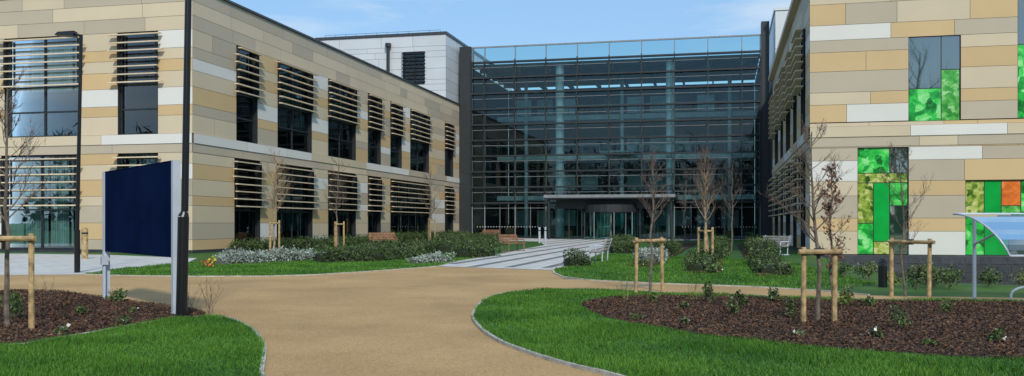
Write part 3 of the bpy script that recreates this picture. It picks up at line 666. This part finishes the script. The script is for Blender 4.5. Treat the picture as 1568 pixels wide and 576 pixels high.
def hedge(x0,y0,x1,y1,wd,h,k='hedge',ck='hedged',sz=.08,dens=420,name='box_hedge'):
    e=empty(name); L=math.hypot(x1-x0,y1-y0); d=np.array([(x1-x0)/L,(y1-y0)/L]); nn=np.array([-d[1],d[0]])
    n=int(dens*L*(wd+2*h)); s=rng.random(n)*L; t=rng.uniform(0,math.pi,n); ph=rng.random(3)*6
    lump=1+.20*np.sin(s*2.6+ph[0])+.16*np.sin(s*6.1+ph[1])+.13*rng.normal(size=n)
    rr=rng.uniform(.8,1.05,n)*lump
    a=np.sign(np.cos(t))*np.abs(np.cos(t))**.6*wd/2*rr; zz=np.sin(t)**.6*h*rr
    P=np.column_stack([x0+d[0]*s+nn[0]*a, y0+d[1]*s+nn[1]*a, zz]); P[:,2]+=H(x0,y0)
    cloud('leaves',quads(P,sz,.6),k,e)
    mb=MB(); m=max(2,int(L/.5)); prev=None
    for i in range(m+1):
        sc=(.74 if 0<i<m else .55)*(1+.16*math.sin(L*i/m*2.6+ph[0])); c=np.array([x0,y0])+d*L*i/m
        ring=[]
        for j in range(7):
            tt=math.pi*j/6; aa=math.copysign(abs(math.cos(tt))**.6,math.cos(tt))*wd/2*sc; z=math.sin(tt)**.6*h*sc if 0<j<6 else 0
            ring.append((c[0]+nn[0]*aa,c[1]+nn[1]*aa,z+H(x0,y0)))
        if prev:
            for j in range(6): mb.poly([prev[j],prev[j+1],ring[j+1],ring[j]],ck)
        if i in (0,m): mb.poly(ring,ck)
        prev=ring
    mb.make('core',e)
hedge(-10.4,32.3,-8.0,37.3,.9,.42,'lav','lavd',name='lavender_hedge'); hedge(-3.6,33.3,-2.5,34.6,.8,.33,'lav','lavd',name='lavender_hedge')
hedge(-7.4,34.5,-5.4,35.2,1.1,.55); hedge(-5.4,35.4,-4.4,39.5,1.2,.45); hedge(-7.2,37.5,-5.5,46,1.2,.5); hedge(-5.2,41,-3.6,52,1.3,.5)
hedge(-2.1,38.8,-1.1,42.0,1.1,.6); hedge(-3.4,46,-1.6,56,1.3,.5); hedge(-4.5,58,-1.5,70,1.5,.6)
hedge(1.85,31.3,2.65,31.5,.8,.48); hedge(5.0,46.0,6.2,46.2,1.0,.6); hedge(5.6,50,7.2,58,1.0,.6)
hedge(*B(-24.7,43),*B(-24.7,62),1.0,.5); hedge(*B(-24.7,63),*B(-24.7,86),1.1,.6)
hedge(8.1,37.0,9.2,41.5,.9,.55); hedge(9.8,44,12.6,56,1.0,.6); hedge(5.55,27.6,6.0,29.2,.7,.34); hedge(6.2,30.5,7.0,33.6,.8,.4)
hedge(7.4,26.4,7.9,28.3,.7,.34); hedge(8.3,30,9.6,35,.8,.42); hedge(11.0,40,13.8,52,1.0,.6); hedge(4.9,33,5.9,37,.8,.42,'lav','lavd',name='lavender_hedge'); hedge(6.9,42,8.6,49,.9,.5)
for (x,y,w,h,k,f) in ((1.9,13.9,.25,.15,'shrub',0),(2.5,13.2,.2,.14,'shrub',5),(3.7,11.9,.24,.14,'shrub',7),(4.6,11.6,.22,.18,'shrub',7),(5.3,12.6,.3,.42,'shrub',0),(4.3,14.2,.28,.36,'shrub',0),(3.55,14.6,.26,.38,'shrub',0),(3.6,16.7,.3,.42,'shrub',0),(4.0,16.0,.28,.34,'shrub',0),(5.9,16.1,.35,.5,'yshrub',0),(6.2,15.9,.22,.24,'shrub',0),(6.0,11.3,.26,.22,'shrub',3),(2.6,16.9,.2,.2,'shrub',0),(5.0,10.9,.2,.12,'shrub',0),(7.1,14.9,.28,.3,'shrub',0),(4.9,17.0,.25,.3,'shrub',0),(2.9,15.6,.2,.15,'shrub',0),
    (-5.9,12.0,.22,.16,'shrub',7),(-5.6,13.1,.24,.2,'shrub',4),(-6.8,14.4,.25,.22,'shrub',0),(-7.6,13.9,.4,.4,'shrub',0),(-7.3,16.8,.4,.35,'shrub',0),(-8.3,15.2,.4,.45,'shrub',0),(-6.15,14.9,.18,.14,'shrub',3)):
    plant(x,y,w,h,k,f,n=int(120+300*w*h*3),sz=.05 if y<15 else .06)
for i in range(46):
    u=random.uniform(8.8,19); v=random.uniform(20.6,25); plant(u,v,random.uniform(.4,.8),random.uniform(.3,.55),random.choice(['shrub','hedge','shrub','hedge','hedge','yshrub']),random.choice([0,0,0,4]),n=170,sz=.08)
for i in range(34):
    b=random.choice([BA,BB,BC]); t=random.random()**1.6*.6; u=(b[0][0]+b[1][0])/2*(1-t)+(b[2][0]+b[3][0])/2*t; v=(b[0][1]+b[1][1])/2*(1-t)+b[2][1]*t
    plant(u+random.uniform(-.4,.4),v,.4,random.uniform(.25,.45),random.choice(['hedge','shrub']),random.choice([0,0,6]),n=120,sz=.08)
plant(-10.28,30.9,.45,.3,'yshrub',30,n=60,name='flower_planting',sz=.08,fk='orange'); plant(-10.1,30.9,.3,.4,'yshrub',24,n=40,name='flower_planting',sz=.08,fk='yellow')
# ---------------------------------------------------------------- cycle shelter
mb=MB(); N=12; x0=8.5; prof=[]
for i in range(N+1):
    t=i/N; a=t*math.pi*.5; prof.append((17.6-1.5*math.sin(a)*.9, .92+.76*math.cos(a)))
def sx(i): return x0+(i/N)**1.6*.35
for i in range(N):
    (ya,za),(yb,zb)=prof[i],prof[i+1]
    mb.poly([(sx(i),ya,za),(x0+5,ya,za),(x0+5,yb,zb),(sx(i+1),yb,zb)],'poly')
    mb.tube((sx(i),ya,za),(sx(i+1),yb,zb),.02,.02,'silver',6)
for k in (1.6,3.2):
    for i in range(N): mb.tube((x0+k,prof[i][0],prof[i][1]-.02),(x0+k,prof[i+1][0],prof[i+1][1]-.02),.02,.02,'silver',6)
for i in (0,N): mb.tube((sx(i),*prof[i]),(x0+5,*prof[i]),.022,.022,'silver',6)
for k in (.35,2.4,4.6): mb.tube((x0+k,17.5,0),(x0+k,17.5,1.6),.035,.035,'silver',8); mb.tube((x0+k,17.5,1.1),(x0+k,16.6,1.35),.022,.022,'silver',6)
mb.make('cycle_shelter')
mb=MB(); x,y=9.55,17.5; pts=[(x+.3-.3*math.cos(math.pi*i/10),y,.12+.16*math.sin(math.pi*i/10)) for i in range(11)]
mb.tube((x,y,0),pts[0],.025,.025,'silver',8); mb.tube((x+.6,y,0),pts[-1],.025,.025,'silver',8)
for i in range(10): mb.tube(pts[i],pts[i+1],.025,.025,'silver',8)
mb.make('cycle_stand')
mb=MB(); mb.box((3.0,21.9,.013),(.7,.5,.006),'band',rz=.1); mb.box((1.6,24.6,.013),(.45,.45,.006),'band',rz=.1); mb.make('access_cover')
# ---------------------------------------------------------------- woodland behind the viewpoint (seen mirrored in the glazing)
mb=MB(); PP=[]; PL=[]
for i in range(110):
    x=-160+320*(i+random.random())/110; y=random.uniform(-75,-48); h=random.uniform(16,26)
    mb.tube((x,y,0),(x+random.uniform(-1,1),y,h*.85),.35,.06,'bark',6,False)
    n=170; d=rng.normal(size=(n,3)); d/=np.linalg.norm(d,axis=1)[:,None]; r=rng.random(n)**.5
    PP.append(np.array([x,y,h*.6])+d*r[:,None]*np.array([4.4,4.2,h*.40]))
    n=60; d=rng.normal(size=(n,3)); d/=np.linalg.norm(d,axis=1)[:,None]
    PL.append(np.array([x,y+5,3.5])+d*np.array([4,2,random.uniform(2.5,5.5)]))
e=empty('distant_woodland'); mb.make('trunks',e); cloud('bare_crowns',quads(np.concatenate(PP),3.0,.10,1,1.0),'darkleaf',e); cloud('understorey',quads(np.concatenate(PL),2.0,.7),'darkleaf',e)
# ---------------------------------------------------------------- light, sky, camera
EL=math.radians(36); AZ=math.radians(168)
S=Vector((math.sin(AZ)*math.cos(EL),math.cos(AZ)*math.cos(EL),math.sin(EL)))
sl_=bpy.data.lights.new('sun','SUN'); sl_.energy=3.1; sl_.angle=math.radians(5); sl_.color=(1,.94,.84)
so=bpy.data.objects.new('sun',sl_); COL.objects.link(so); so.rotation_euler=S.to_track_quat('Z','Y').to_euler(); so.location=(0,-20,60)
W=bpy.data.worlds.new('World'); bpy.context.scene.world=W; W.use_nodes=True; n=W.node_tree.nodes; l=W.node_tree.links
bg=n['Background']; sk=n.new('ShaderNodeTexSky'); sk.sky_type='NISHITA'; sk.sun_disc=False; sk.sun_elevation=EL; sk.sun_rotation=AZ; sk.air_density=1.0; sk.dust_density=.4; sk.ozone_density=1.8
tc=n.new('ShaderNodeTexCoord'); mp=n.new('ShaderNodeMapping'); mp.inputs['Scale'].default_value=(1.2,1.2,6)
no=n.new('ShaderNodeTexNoise'); no.inputs['Scale'].default_value=2.2; no.inputs['Detail'].default_value=9; no.inputs['Roughness'].default_value=.6
l.new(tc.outputs['Generated'],mp.inputs[0]); l.new(mp.outputs[0],no.inputs['Vector'])
r=n.new('ShaderNodeValToRGB'); r.color_ramp.elements[0].position=.47; r.color_ramp.elements[1].position=.72; r.color_ramp.elements[0].color=(0,0,0,1); r.color_ramp.elements[1].color=(.9,.9,.9,1)
hz=n.new('ShaderNodeMixRGB'); hz.inputs[0].default_value=.6; l.new(sk.outputs[0],hz.inputs[1]); hz.inputs[2].default_value=(2.4,4.6,7.4,1)
l.new(no.outputs['Fac'],r.inputs[0]); mx=n.new('ShaderNodeMixRGB'); l.new(r.outputs[0],mx.inputs[0]); l.new(hz.outputs[0],mx.inputs[1]); mx.inputs[2].default_value=(6.0,6.6,7.1,1)
l.new(mx.outputs[0],bg.inputs[0]); bg.inputs[1].default_value=.13
cam=bpy.data.cameras.new('camera'); co=bpy.data.objects.new('camera',cam); COL.objects.link(co); bpy.context.scene.camera=co
co.location=(0,0,1.5); co.rotation_euler=(math.radians(90),0,0); cam.sensor_width=36; cam.lens=1400/1568*36; cam.shift_y=54/1568; cam.clip_end=6000; cam.clip_start=.1
vs_=bpy.context.scene.view_settings; vs_.view_transform='Standard'; vs_.look='None'; vs_.exposure=0
